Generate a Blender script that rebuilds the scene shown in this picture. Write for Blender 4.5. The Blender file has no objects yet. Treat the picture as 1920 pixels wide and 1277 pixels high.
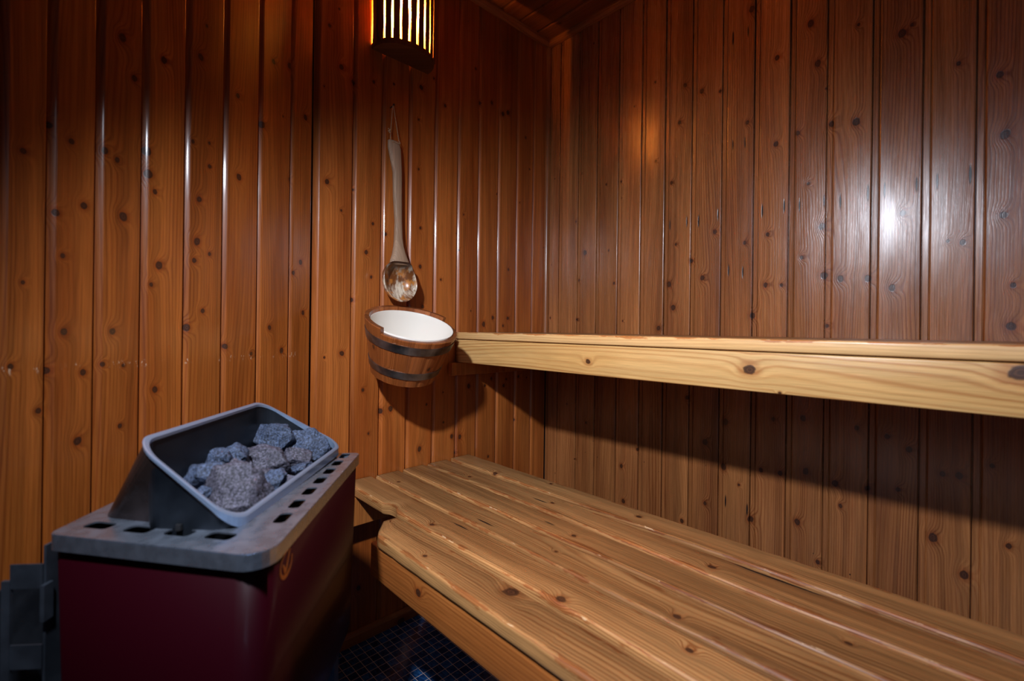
import bpy, bmesh, math, random
from mathutils import Vector, Matrix, noise
from mathutils.geometry import convex_hull_2d
# X runs along the back wall, Y along the right wall towards the back wall, Z up. Metres.
R = math.radians
C = bpy.context.scene.collection
BW, RW, CEIL = 1.31, 1.44, 2.112          # back wall Y, right wall X, ceiling
KX = 0.490                                # where the left wall meets the back wall
LA = R(26)
LD = Vector((-math.cos(LA), -math.sin(LA), 0)); LN = Vector((math.sin(LA), -math.cos(LA), 0))

# knots of the three panelled walls: (distance along the wall, height)
LK=[(0.614,0.863),(0.57,0.853),(0.522,0.847),(0.549,0.916),(0.479,0.916),(0.494,0.858),(0.462,0.854),(0.402,1.045),(0.416,1.006),(0.3,1.082),(0.327,1.105),(0.333,1.064),(0.345,0.924),(0.313,0.959),(0.26,0.882),(0.194,0.863),(0.143,0.925),(0.046,1.099),(0.07,1.068),(0.105,0.867),(0.036,0.965),(0.466,0.744),(0.529,0.73),(0.407,0.803),(0.581,0.79),(0.601,0.992),(0.469,1.448),(0.449,1.385),(0.398,1.446),(0.324,1.493),(0.14,1.582),(0.091,1.599),(0.237,1.452),(0.232,1.268),(0.086,1.308),(0.035,1.49),(0.425,1.259),(0.338,1.31),(0.303,1.32),(0.302,1.27),(0.422,1.216),(0.411,1.185),(0.494,1.235),(0.475,1.225),(0.57,1.25),(0.603,1.195),(0.542,1.233),(0.524,1.13),(0.561,1.109),(0.464,1.126),(0.324,1.194),(0.17,1.415)]
BK=[(0.526,1.774),(0.561,1.671),(0.598,1.642),(0.661,1.666),(1.076,1.747),(1.13,1.765),(1.186,1.74),(1.211,1.754),(0.819,1.603),(0.876,1.758),(0.827,1.71),(0.922,1.683),(0.524,1.336),(0.566,1.262),(0.601,1.008),(0.573,0.852),(0.638,0.742),(0.697,0.672),(0.73,0.677),(0.862,0.676),(0.93,0.608),(0.966,0.555),(1.001,0.548),(0.843,0.998),(0.664,1.24),(0.706,1.215),(0.821,1.443),(0.83,1.254),(0.643,1.152),(0.831,1.128),(1.144,0.743),(1.22,0.736),(1.113,0.719),(1.206,0.712),(1.285,0.742),(1.33,0.735),(1.038,0.723),(1.148,0.969),(1.224,0.969),(1.2,0.94),(1.104,0.944),(0.836,0.533),(0.981,0.494),(1.133,0.455),(0.632,0.156)]
RK=[(0.513,1.87),(0.364,1.76),(0.257,1.708),(0.154,1.66),(0.172,1.647),(0.345,1.645),(0.444,1.701),(0.073,1.536),(0.009,1.485),(0.714,1.723),(0.659,1.684),(0.602,1.664),(0.732,1.608),(0.521,1.542),(0.313,1.475),(0.259,1.464),(-0.001,1.355),(0.444,1.458),(0.391,1.473),(0.758,1.417),(0.953,1.465),(0.815,1.503),(0.613,1.236),(0.525,1.191),(0.463,1.206),(0.332,1.209),(0.167,1.217),(0.001,1.184),(0.377,1.132),(0.087,1.14),(0.063,1.134),(0.74,1.212),(0.687,1.153),(1.11,1.225),(0.467,1.062),(0.426,1.06),(0.325,1.079),(0.289,1.069),(0.232,1.065),(0.763,1.083),(0.65,1.096),(0.185,1.039),(-0.015,1.033),(-0.012,0.947),(0.745,1.006),(0.318,0.947),(0.797,0.938),(0.502,0.976),(0.251,0.691),(0.191,0.68),(0.15,0.656),(0.369,0.699),(0.442,0.684),(0.573,0.657),(0.696,0.715),(0.635,0.584),(0.579,0.52),(0.473,0.533),(0.423,0.537),(0.362,0.556),(0.296,0.539),(0.228,0.544),(0.169,0.557),(0.091,0.613),(0.064,0.615),(0.013,0.648),(0.106,0.462),(-0.013,0.485),(0.054,0.398),(0.332,0.323),(0.5,0.385),(0.38,0.414),(0.633,0.394),(0.708,0.316),(0.926,0.32),(0.936,0.443),(1.095,0.573)]
RS=[(0.565,1.809),(0.522,1.809),(0.562,1.488),(0.527,1.486),(0.761,1.278),(0.703,1.281),(0.664,1.275),(0.604,1.287),(0.478,1.277),(0.421,1.278),(0.384,1.275),(0.327,1.276),(0.291,1.269),(0.234,1.278),(0.201,1.278),(0.142,1.281),(0.106,1.28),(0.052,1.282),(0.57,1.113),(0.529,1.105),(0.509,0.411),(0.571,0.418)]

# ------------------------------------------------------------------ materials
class NT:
    def __init__(s, name):
        s.m = bpy.data.materials.new(name); s.m.use_nodes = True
        s.t = s.m.node_tree; s.b = s.t.nodes['Principled BSDF']
    def n(s, typ, **kw):
        o = s.t.nodes.new(typ)
        for k, v in kw.items(): setattr(o, k, v)
        return o
    def link(s, a, b): s.t.links.new(a, b)
    def put(s, sock, v):
        if isinstance(v, bpy.types.NodeSocket): s.link(v, sock)
        elif isinstance(v, (tuple, list)) and len(v) == 3 and sock.type == 'RGBA': sock.default_value = (*v, 1)
        else: sock.default_value = v
    def math(s, op, a, b=None, c=None, clamp=False):
        o = s.n('ShaderNodeMath', operation=op, use_clamp=clamp)
        for i, v in enumerate((a, b, c)):
            if v is not None: s.put(o.inputs[i], v)
        return o.outputs[0]
    def vmath(s, op, a, b=None, out=0):
        o = s.n('ShaderNodeVectorMath', operation=op)
        s.put(o.inputs[0], a)
        if b is not None: s.put(o.inputs[1], b)
        return o.outputs[out]
    def comb(s, x, y, z=0.0):
        o = s.n('ShaderNodeCombineXYZ')
        for i, v in enumerate((x, y, z)): s.put(o.inputs[i], v)
        return o.outputs[0]
    def noise(s, vec, scale=1.0, detail=3.0, rough=.5, out='Fac'):
        o = s.n('ShaderNodeTexNoise'); s.put(o.inputs['Vector'], vec)
        o.inputs['Scale'].default_value = scale; o.inputs['Detail'].default_value = detail
        o.inputs['Roughness'].default_value = rough
        return o.outputs[out]
    def step(s, v, a, b, to0=0.0, to1=1.0):
        o = s.n('ShaderNodeMapRange', interpolation_type='SMOOTHSTEP')
        s.put(o.inputs['Value'], v)
        o.inputs['From Min'].default_value = a; o.inputs['From Max'].default_value = b
        o.inputs['To Min'].default_value = to0; o.inputs['To Max'].default_value = to1
        return o.outputs[0]
    def mix(s, f, a, b, mode='MIX'):
        o = s.n('ShaderNodeMix', data_type='RGBA', blend_type=mode)
        s.put(o.inputs[0], f); s.put(o.inputs[6], a); s.put(o.inputs[7], b)
        return o.outputs[2]
    def bump(s, h, strength, dist):
        o = s.n('ShaderNodeBump'); s.put(o.inputs['Height'], h)
        o.inputs['Strength'].default_value = strength; o.inputs['Distance'].default_value = dist
        s.link(o.outputs[0], s.b.inputs['Normal'])

def plain(name, col, rough=.5, metal=0.0, spec=.5, noise_amt=0.0, nscale=30, coat=0.0):
    q = NT(name); b = q.b
    b.inputs['Roughness'].default_value = rough; b.inputs['Metallic'].default_value = metal
    b.inputs['Specular IOR Level'].default_value = spec
    b.inputs['Coat Weight'].default_value = coat; b.inputs['Coat Roughness'].default_value = .12
    if noise_amt:
        co = q.n('ShaderNodeTexCoord').outputs['Object']
        f = q.noise(co, nscale, 4)
        dark = tuple(c * (1 - noise_amt) for c in col); lite = tuple(min(1, c * (1 + noise_amt)) for c in col)
        q.put(b.inputs['Base Color'], q.mix(q.step(f, .3, .7), dark, lite))
        q.put(b.inputs['Roughness'], q.step(f, .2, .8, max(.03, rough - .08), rough + .12))
    else:
        b.inputs['Base Color'].default_value = (*col, 1)
    return q.m

NK, NS = 5, 2
def wood(name, light, dark, N=190, ring=.6, rough=.34, coat=.35, coat_r=.2, amp=.03, wear=0.0, vary=.12,
         bump=.25, pitch=False, knot_ring=.017, late=(.42, .2, .08), scratch=None, streak=.25, patch=0.0):
    """Pine: growth rings bent round the knots whose place and radius each face carries as attributes."""
    q = NT(name); b = q.b
    uv = q.n('ShaderNodeUVMap'); uv.uv_map = 'UVMap'
    sp = q.n('ShaderNodeSeparateXYZ'); q.link(uv.outputs[0], sp.inputs[0]); U, V = sp.outputs[0], sp.outputs[1]
    at = q.n('ShaderNodeAttribute', attribute_name='seed'); seed = at.outputs['Fac']
    s10 = q.math('MULTIPLY', seed, 37.0)
    wob = q.noise(q.comb(q.math('MULTIPLY', U, 60.0), q.math('MULTIPLY', V, 45.0), s10), 1.0, 2)
    wob = q.math('SUBTRACT', wob, .5)
    d = None
    for i in range(NK):
        a = q.n('ShaderNodeAttribute', attribute_name='kn%d' % i)
        s3 = q.n('ShaderNodeSeparateXYZ'); q.link(a.outputs['Vector'], s3.inputs[0])
        dx = q.math('SUBTRACT', U, s3.outputs[0]); dy = q.math('MULTIPLY', q.math('SUBTRACT', V, s3.outputs[1]), .8)
        l = q.math('SQRT', q.math('ADD', q.math('MULTIPLY', dx, dx), q.math('MULTIPLY', dy, dy)))
        l = q.math('DIVIDE', l, s3.outputs[2])
        d = l if d is None else q.math('MINIMUM', d, l)
    d = q.math('ADD', d, q.math('MULTIPLY', wob, 1.1))
    near = q.math('POWER', 2.718, q.math('MULTIPLY', -.16, q.math('MULTIPLY', d, d)))
    # rings
    big = q.noise(q.comb(q.math('MULTIPLY', U, 9.0), q.math('MULTIPLY', V, .85), s10), 1.0, 1.0)
    base = q.math('ADD', U, q.math('MULTIPLY', big, amp * 2.2))
    fine = q.noise(q.comb(q.math('MULTIPLY', U, 50.0), q.math('MULTIPLY', V, 5.0), s10), 1.0, 2.0)
    base = q.math('ADD', base, q.math('MULTIPLY', fine, .0028))
    base = q.math('ADD', base, q.math('MULTIPLY', near, knot_ring))
    sn = q.math('SINE', q.math('MULTIPLY', base, 6.2832 * N))
    rg = q.math('POWER', q.math('MULTIPLY_ADD', sn, .5, .5), 2.6)
    rmod = q.noise(q.comb(q.math('MULTIPLY', base, 35.0), q.math('MULTIPLY', V, .5), s10), 1.0, 2.0)
    rg = q.math('MULTIPLY', rg, q.step(rmod, .3, .7, .25, 1.0))
    fib = q.noise(q.comb(q.math('MULTIPLY', U, 900.0), q.math('MULTIPLY', V, 14.0), s10), 1.0, 3.0, .6)
    tone = q.noise(q.comb(q.math('MULTIPLY', U, 14.0), q.math('MULTIPLY', V, 1.7), s10), 1.0, 3.0)
    col = q.mix(q.step(tone, .3, .75), light, dark)
    col = q.mix(q.math('MULTIPLY', rg, ring), col, q.mix(1.0, col, late, 'MULTIPLY'))
    fv = q.step(fib, .25, .8, .82, 1.1)
    stk = q.noise(q.comb(q.math('MULTIPLY', base, 85.0), q.math('MULTIPLY', V, 1.3), s10), 1.0, 4.0, .65)
    fv = q.math('MULTIPLY', fv, q.step(stk, .3, .68, 1 - streak, 1 + streak * .35))
    col = q.mix(1.0, col, q.comb(fv, fv, fv), 'MULTIPLY')
    wn = q.n('ShaderNodeTexWhiteNoise', noise_dimensions='1D'); q.link(seed, wn.inputs['W'])
    tv = q.math('MULTIPLY_ADD', wn.outputs['Value'], vary * 2, 1 - vary)
    col = q.mix(1.0, col, q.comb(tv, q.math('POWER', tv, 1.15), q.math('POWER', tv, 1.3)), 'MULTIPLY')
    # knots: reddish halo, dark rim, brown heart
    halo = q.step(d, .9, 2.6, .6, 0.0)
    col = q.mix(halo, col, q.mix(1.0, col, (.62, .38, .26), 'MULTIPLY'))
    heart = q.mix(q.step(q.math('SINE', q.math('MULTIPLY', d, 14.0)), -1, 1), (.085, .03, .013), (.03, .011, .006))
    heart = q.mix(q.step(d, .65, .95), heart, (.012, .006, .004))
    kmask = q.step(d, .80, 1.15, .93, 0.0)
    col = q.mix(kmask, col, heart)
    # narrow black slits
    sd = None
    for i in range(NS):
        a = q.n('ShaderNodeAttribute', attribute_name='sl%d' % i)
        s3 = q.n('ShaderNodeSeparateXYZ'); q.link(a.outputs['Vector'], s3.inputs[0])
        ln = s3.outputs[2]
        dy = q.math('DIVIDE', q.math('SUBTRACT', V, s3.outputs[1]), ln)
        dx = q.math('DIVIDE', q.math('SUBTRACT', U, s3.outputs[0]), q.math('MULTIPLY_ADD', ln, .035, .0016))
        l = q.math('SQRT', q.math('ADD', q.math('MULTIPLY', dx, dx), q.math('MULTIPLY', dy, dy)))
        sd = l if sd is None else q.math('MINIMUM', sd, l)
    sd = q.math('ADD', sd, q.math('MULTIPLY', q.math('SUBTRACT', fine, .5), .8))
    smask = q.step(sd, .6, 1.15, 1.0, 0.0)
    col = q.mix(smask, col, (.008, .006, .006))
    if wear:
        e = q.n('ShaderNodeAttribute', attribute_name='edg')
        s3 = q.n('ShaderNodeSeparateXYZ'); q.link(e.outputs['Vector'], s3.inputs[0])
        ed = q.math('MINIMUM', q.math('ABSOLUTE', q.math('SUBTRACT', U, s3.outputs[0])),
                    q.math('ABSOLUTE', q.math('SUBTRACT', U, s3.outputs[1])))
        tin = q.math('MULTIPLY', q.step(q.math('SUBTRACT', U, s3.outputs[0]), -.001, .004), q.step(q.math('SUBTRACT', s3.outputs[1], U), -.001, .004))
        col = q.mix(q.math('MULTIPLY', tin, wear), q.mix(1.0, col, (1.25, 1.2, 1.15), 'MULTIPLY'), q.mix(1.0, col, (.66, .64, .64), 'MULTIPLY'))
        pn = q.noise(q.comb(q.math('MULTIPLY', U, 55.0), q.math('MULTIPLY', V, 9.0), s10), 1.0, 5.0, .62)
        m = q.math('SUBTRACT', q.math('MULTIPLY', q.math('SUBTRACT', pn, .47), .060), ed)
        m = q.step(m, 0.0, .0015)
        col = q.mix(q.math('MULTIPLY', m, wear), col, q.mix(1.0, col, (.60, .27, .10), 'MULTIPLY'))
        pn2 = q.noise(q.comb(q.math('MULTIPLY', U, 120.0), q.math('MULTIPLY', V, 30.0), s10), 1.0, 4.0, .6)
        m2 = q.math('SUBTRACT', q.math('MULTIPLY', q.math('SUBTRACT', pn2, .62), .035), ed)
        m2 = q.step(m2, 0.0, .001)
        col = q.mix(q.math('MULTIPLY', m2, wear), col, (.78, .55, .3))
    if scratch is not None:
        dz = q.math('ABSOLUTE', q.math('SUBTRACT', V, scratch))
        sc_ = q.noise(q.comb(q.math('MULTIPLY', U, 240.0), q.math('MULTIPLY', V, 90.0), s10), 1.0, 3.0, .6)
        big2 = q.noise(q.comb(q.math('MULTIPLY', U, 38.0), 3.0, s10), 1.0, 1.0)
        ms = q.math('MULTIPLY', q.math('MULTIPLY', q.step(dz, .002, .009, 1.0, 0.0), q.step(sc_, .56, .66)), q.step(big2, .48, .58))
        col = q.mix(q.math('MULTIPLY', ms, .7), col, (.80, .55, .36))
    if pitch:      # small dark worm-like specks
        v = q.n('ShaderNodeTexVoronoi', feature='F1'); q.put(v.inputs['Vector'], q.comb(q.math('MULTIPLY', U, 32.0), q.math('MULTIPLY', V, 24.0), s10))
        v.inputs['Scale'].default_value = 1.0
        cs = q.n('ShaderNodeSeparateColor'); q.link(v.outputs['Color'], cs.inputs[0])
        sel = q.math('GREATER_THAN', cs.outputs[0], .55)
        low = q.step(V, .35, .95, 1.0, .15)
        ms = q.math('MULTIPLY', q.math('MULTIPLY', q.step(v.outputs['Distance'], .03, .07, 1.0, 0.0), sel), low)
        col = q.mix(ms, col, (.02, .01, .008))
    q.put(b.inputs['Base Color'], col)
    q.put(b.inputs['Roughness'], q.step(fib, .2, .8, rough - .05, rough + .14))
    b.inputs['Specular IOR Level'].default_value = .4
    if patch:
        pt_ = q.noise(q.comb(q.math('MULTIPLY', U, 22.0), q.math('MULTIPLY', V, 5.0), s10), 1.0, 4.0, .6)
        q.put(b.inputs['Coat Weight'], q.math('MULTIPLY', q.step(pt_, .35, .65, coat * (1 - patch), coat * 1.25), q.step(fib, .25, .75, 1.15, .7)))
    else: b.inputs['Coat Weight'].default_value = coat
    q.put(b.inputs['Coat Roughness'], q.step(tone, .2, .8, coat_r - .05, coat_r + .1))
    h = q.math('ADD', q.math('MULTIPLY', rg, -.35), q.math('MULTIPLY', fib, .55))
    wav = q.noise(q.comb(q.math('MULTIPLY', U, 26.0), q.math('MULTIPLY', V, 9.0), s10), 1.0, 2.0)
    h = q.math('ADD', h, q.math('MULTIPLY', wav, 3.2))
    h = q.math('ADD', h, q.math('MULTIPLY', kmask, -.5)); h = q.math('ADD', h, q.math('MULTIPLY', smask, -1.5))
    q.bump(h, bump, .0012)
    return q.m

M = {}
M['wall'] = wood('pine_panel', (.54, .160, .030), (.37, .086, .013), N=165, ring=.5, streak=.28, coat=.75, coat_r=.14, amp=.034, patch=.3)
M['walll'] = wood('pine_panel_left', (.50, .145, .024), (.34, .080, .011), N=165, ring=.5, coat=.85, coat_r=.13, amp=.034, streak=.28, scratch=.856, patch=.3)
M['wallr'] = wood('pine_panel_worn', (.46, .176, .054), (.31, .102, .030), N=165, ring=.65, rough=.22, coat=.7, coat_r=.25, patch=.55, streak=.28, amp=.036, pitch=True)
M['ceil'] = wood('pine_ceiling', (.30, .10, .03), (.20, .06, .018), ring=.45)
M['trim'] = wood('pine_trim', (.42, .15, .045), (.30, .09, .025), ring=.4, bump=.12)
M['bench'] = wood('bench_pine', (.52, .275, .100), (.33, .157, .052), N=185, ring=.8, streak=.34, rough=.42, coat=.12, coat_r=.3, amp=.045, wear=.6, vary=.14, bump=.55)
M['apron'] = wood('bench_apron_pine', (.58, .20, .045), (.46, .14, .028), N=150, ring=.6, rough=.4, coat=.2, amp=.03, bump=.35)
M['pale'] = wood('pale_bench_pine', (.84, .52, .20), (.74, .41, .13), N=95, ring=.8, rough=.32, coat=.3, coat_r=.25, amp=.05, vary=.04, bump=.3, knot_ring=.014, late=(.52, .27, .11), streak=.12)
M['paleedge'] = wood('pale_board_pine', (.78, .50, .22), (.64, .38, .14), N=120, ring=.35, streak=.12, rough=.34, coat=.3, amp=.03, vary=.04, bump=.3, wear=.7)
M['stave'] = wood('bucket_oak', (.42, .125, .030), (.27, .070, .016), N=230, ring=.7, rough=.32, coat=.5, vary=.25, bump=.25)
M['rimwood'] = wood('bucket_rim_wood', (.25, .075, .02), (.12, .035, .012), N=230, ring=.6, rough=.4, coat=.3, vary=.2)
M['handle'] = wood('ladle_handle_wood', (.50, .33, .21), (.36, .22, .13), N=300, ring=.4, rough=.55, coat=0, bump=.3)
M['lampwood'] = wood('lamp_slat_wood', (.20, .07, .022), (.12, .04, .012), ring=.5, rough=.5, coat=.1)
M['gap'] = plain('dark_gap', (.01, .006, .004), .9)
M['liner'] = plain('white_plastic_liner', (.86, .80, .70), .3, spec=.5)
M['hoop'] = plain('aged_steel_hoop', (.20, .19, .185), .34, .9, noise_amt=.45, nscale=22)
M['steel'] = plain('brushed_steel', (.36, .42, .52), .28, .88, noise_amt=.04, nscale=60)
M['rim'] = plain('bright_rim_steel', (.36, .48, .68), .28, .7)
M['steeld'] = plain('guard_steel', (.09, .065, .06), .25, .85, noise_amt=.15, nscale=30)
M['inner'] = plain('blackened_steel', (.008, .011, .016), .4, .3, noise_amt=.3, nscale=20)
M['red'] = plain('burgundy_lacquer', (.016, .0001, .0022), .40, 0.0, .12, coat=.12)
M['dark'] = plain('black_metal', (.02, .02, .022), .5, .4)
M['grey'] = plain('grey_bracket_metal', (.07, .085, .11), .45, .7, noise_amt=.2, nscale=25)
M['orange'] = plain('orange_enamel', (.95, .30, .03), .35)
M['nail'] = plain('nail_iron', (.10, .08, .06), .5, .8)
M['cord'] = plain('natural_cord', (.46, .30, .17), .9, noise_amt=.25, nscale=400)

def stone_mat(name, base):
    q = NT(name); co = q.n('ShaderNodeTexCoord').outputs['Object']
    f = q.noise(co, 330, 4, .7); g = q.noise(co, 60, 4, .6)
    col = q.mix(q.step(f, .38, .66), tuple(c * .2 for c in base), tuple(min(1, c * 2.6) for c in base))
    col = q.mix(q.step(g, .35, .7, 0, .6), col, tuple(c * .55 for c in base))
    q.put(q.b.inputs['Base Color'], col); q.b.inputs['Roughness'].default_value = .62
    q.bump(q.math('ADD', q.math('MULTIPLY', f, .5), g), .9, .0035)
    return q.m
M['stone'] = stone_mat('blue_grey_granite', (.040, .056, .098))
M['stone2'] = stone_mat('brownish_granite', (.056, .053, .074))

def bowl_mat():
    q = NT('patchy_shaded_ladle_bowl'); co = q.n('ShaderNodeTexCoord').outputs['Object']
    sp = q.n('ShaderNodeSeparateXYZ'); q.link(co, sp.inputs[0])
    v = q.comb(q.math('MULTIPLY', sp.outputs[0], 60.0), sp.outputs[1], q.math('MULTIPLY', sp.outputs[2], 17.0))
    f = q.noise(v, 1.0, 4, .6); g = q.noise(co, 38, 3)
    col = q.mix(q.step(f, .42, .60), (.17, .055, .014), (.74, .62, .46))
    col = q.mix(q.step(g, .52, .68), col, (.50, .18, .03))
    col = q.mix(q.step(sp.outputs[2], 1.085, 1.125), col, (.035, .012, .007))  # shade in the top of the hollow, painted dark into the colour
    q.put(q.b.inputs['Base Color'], col); q.b.inputs['Roughness'].default_value = .3
    q.b.inputs['Coat Weight'].default_value = .6; q.b.inputs['Coat Roughness'].default_value = .15
    return q.m
M['bowl'] = bowl_mat()

def tile_mat():
    q = NT('blue_mosaic_tile'); g = q.n('ShaderNodeNewGeometry').outputs['Position']
    br = q.n('ShaderNodeTexBrick', offset=0.0, squash=1.0); q.link(g, br.inputs['Vector'])
    br.inputs['Scale'].default_value = 1.0; br.inputs['Brick Width'].default_value = .026; br.inputs['Row Height'].default_value = .026
    br.inputs['Mortar Size'].default_value = .0008; br.inputs['Mortar Smooth'].default_value = .2
    vs = q.vmath('MULTIPLY', g, (1 / .026, 1 / .026, 0)); fl = q.vmath('FLOOR', vs)
    wn = q.n('ShaderNodeTexWhiteNoise', noise_dimensions='3D'); q.link(fl, wn.inputs['Vector'])
    st = q.noise(q.vmath('MULTIPLY', g, (170, 60, 1)), 1.0, 4, .6)
    c = q.mix(q.step(st, .35, .7), (.009, .05, .17), (.03, .16, .42))
    c = q.mix(1.0, c, q.mix(wn.outputs['Value'], (.35, .35, .4), (1.1, 1.1, 1.1)), 'MULTIPLY')
    c = q.mix(br.outputs['Fac'], c, (.62, .50, .42))
    q.put(q.b.inputs['Base Color'], c)
    q.put(q.b.inputs['Roughness'], q.mix(br.outputs['Fac'], (.18, .18, .18), (.8, .8, .8)))
    q.bump(q.math('MULTIPLY', br.outputs['Fac'], -1.0), .5, .001)
    return q.m
M['tile'] = tile_mat()

def emit(name, col, st):
    q = NT(name); q.b.inputs['Base Color'].default_value = (*col, 1)
    q.b.inputs['Emission Color'].default_value = (*col, 1); q.b.inputs['Emission Strength'].default_value = st
    return q.m
M['bulb'] = emit('glowing_bulb', (1.0, .50, .14), 260)
M['frost'] = emit('lit_frosted_glass', (1.0, .36, .05), 9)

# ------------------------------------------------------------------ mesh helpers
FAR = (100.0, 100.0, .001)
class MB:
    """collects faces with UVs and per-face wood data, then links ONE mesh object"""
    def __init__(s): s.v = []; s.f = []; s.uv = []; s.seed = []; s.mi = []; s.kn = []; s.edg = []
    def quad(s, pts, uvs=None, seed=0.0, mi=0, kn=None, edg=(0, 0, 0)):
        k = len(s.v); s.v += [tuple(p) for p in pts]; s.f.append(tuple(range(k, k + len(pts))))
        s.uv.append(uvs or [(p[0] + p[1], p[2]) for p in pts]); s.seed.append(seed); s.mi.append(mi); s.kn.append(kn); s.edg.append(edg)
    def build(s, name, mats, parent=None, knots=(), slits=(), smooth=False, weld=True, loc=None):
        me = bpy.data.meshes.new(name); me.from_pydata(s.v, [], s.f)
        for m in (mats if isinstance(mats, (list, tuple)) else [mats]): me.materials.append(m)
        uvl = me.uv_layers.new(name='UVMap'); i = 0
        for fu in s.uv:
            for u in fu: uvl.data[i].uv = u; i += 1
        me.attributes.new('seed', 'FLOAT', 'FACE').data.foreach_set('value', s.seed)
        me.attributes.new('edg', 'FLOAT_VECTOR', 'FACE').data.foreach_set('vector', [c for e in s.edg for c in e])
        cen = [(sum(u[0] for u in fu) / len(fu), sum(u[1] for u in fu) / len(fu)) for fu in s.uv]
        for pre, num, items in (('kn', NK, knots), ('sl', NS, slits)):
            cols = [[] for _ in range(num)]
            for (cu_, cv_) in cen:
                nb = sorted(items, key=lambda k: (k[0] - cu_) ** 2 * 4 + (k[1] - cv_) ** 2)[:num] if items else []
                for j in range(num): cols[j] += list(nb[j] if j < len(nb) else FAR)
            for j in range(num): me.attributes.new('%s%d' % (pre, j), 'FLOAT_VECTOR', 'FACE').data.foreach_set('vector', cols[j])
        me.polygons.foreach_set('material_index', s.mi)
        if weld:
            bm = bmesh.new(); bm.from_mesh(me); bmesh.ops.remove_doubles(bm, verts=bm.verts, dist=1e-5); bm.to_mesh(me); bm.free()
        if smooth: me.polygons.foreach_set('use_smooth', [True] * len(me.polygons))
        return link(name, me, parent, loc)

def link(name, me, parent=None, loc=None):
    o = bpy.data.objects.new(name, me); C.objects.link(o)
    if loc is not None and me is not None:          # geometry is in world space: move the origin
        me.transform(Matrix.Translation(-Vector(loc))); o.location = loc
    if parent is not None:
        o.parent = parent
        o.location = Vector(o.location) - Vector(parent.location) if True else o.location
    return o

def empty(name, loc, label, cat, group=None):
    o = bpy.data.objects.new(name, None); C.objects.link(o); o.location = loc; o.empty_display_size = .05
    tag(o, label, cat, group); return o
def tag(o, label=None, cat=None, group=None, kind=None):
    if label: o['label'] = label
    if cat: o['category'] = cat
    if group: o['group'] = group
    if kind: o['kind'] = kind
    return o

def from_bm(name, bm, mat, parent=None, smooth=False, loc=None):
    if not bm.loops.layers.uv: 
        uvl = bm.loops.layers.uv.new('UVMap')
        for f in bm.faces:
            for l in f.loops: l[uvl].uv = (l.vert.co.x + l.vert.co.y, l.vert.co.z)
    bmesh.ops.recalc_face_normals(bm, faces=bm.faces)
    me = bpy.data.meshes.new(name); bm.to_mesh(me); bm.free()
    n = len(me.polygons)
    for j in range(NK): me.attributes.new('kn%d' % j, 'FLOAT_VECTOR', 'FACE').data.foreach_set('vector', list(FAR) * n)
    for j in range(NS): me.attributes.new('sl%d' % j, 'FLOAT_VECTOR', 'FACE').data.foreach_set('vector', list(FAR) * n)
    me.attributes.new('seed', 'FLOAT', 'FACE').data.foreach_set('value', [random.Random(name).random() * 9] * n)
    me.materials.append(mat)
    if smooth: me.polygons.foreach_set('use_smooth', [True] * n)
    return link(name, me, parent, loc)

def loft(loops, closed=True, cap0=False, cap1=False, bm=None):
    """skin through equally long loops of points"""
    bm = bm or bmesh.new(); vs = [[bm.verts.new(p) for p in L] for L in loops]; n = len(loops[0])
    for a, b in zip(vs, vs[1:]):
        for i in range(n if closed else n - 1): bm.faces.new((a[i], a[(i + 1) % n], b[(i + 1) % n], b[i]))
    if cap0: bm.faces.new(vs[0][::-1])
    if cap1: bm.faces.new(vs[-1])
    return bm

def tube(pts, r, seg=8, bm=None):
    pts = [Vector(p) for p in pts]; loops = []
    for i, p in enumerate(pts):
        t = (pts[min(i + 1, len(pts) - 1)] - pts[max(i - 1, 0)]).normalized()
        a = t.cross(Vector((0, 0, 1)) if abs(t.z) < .9 else Vector((1, 0, 0))).normalized(); b = t.cross(a)
        rr = r[i] if isinstance(r, (list, tuple)) else r
        loops.append([p + (a * math.cos(k / seg * 6.2832) + b * math.sin(k / seg * 6.2832)) * rr for k in range(seg)])
    return loft(loops, True, True, True, bm)

def box_bm(x0, x1, y0, y1, z0, z1, bev=.002, bm=None):
    b = bmesh.new(); bmesh.ops.create_cube(b, size=1)
    for v in b.verts: v.co = Vector(((x0 + x1) / 2 + v.co.x * (x1 - x0), (y0 + y1) / 2 + v.co.y * (y1 - y0), (z0 + z1) / 2 + v.co.z * (z1 - z0)))
    if bev: bmesh.ops.bevel(b, geom=b.edges[:], offset=bev, segments=2, affect='EDGES', profile=.5)
    if bm is None: return b
    me = bpy.data.meshes.new('tmp'); b.to_mesh(me); b.free(); bm.from_mesh(me); bpy.data.meshes.remove(me); return bm

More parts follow.
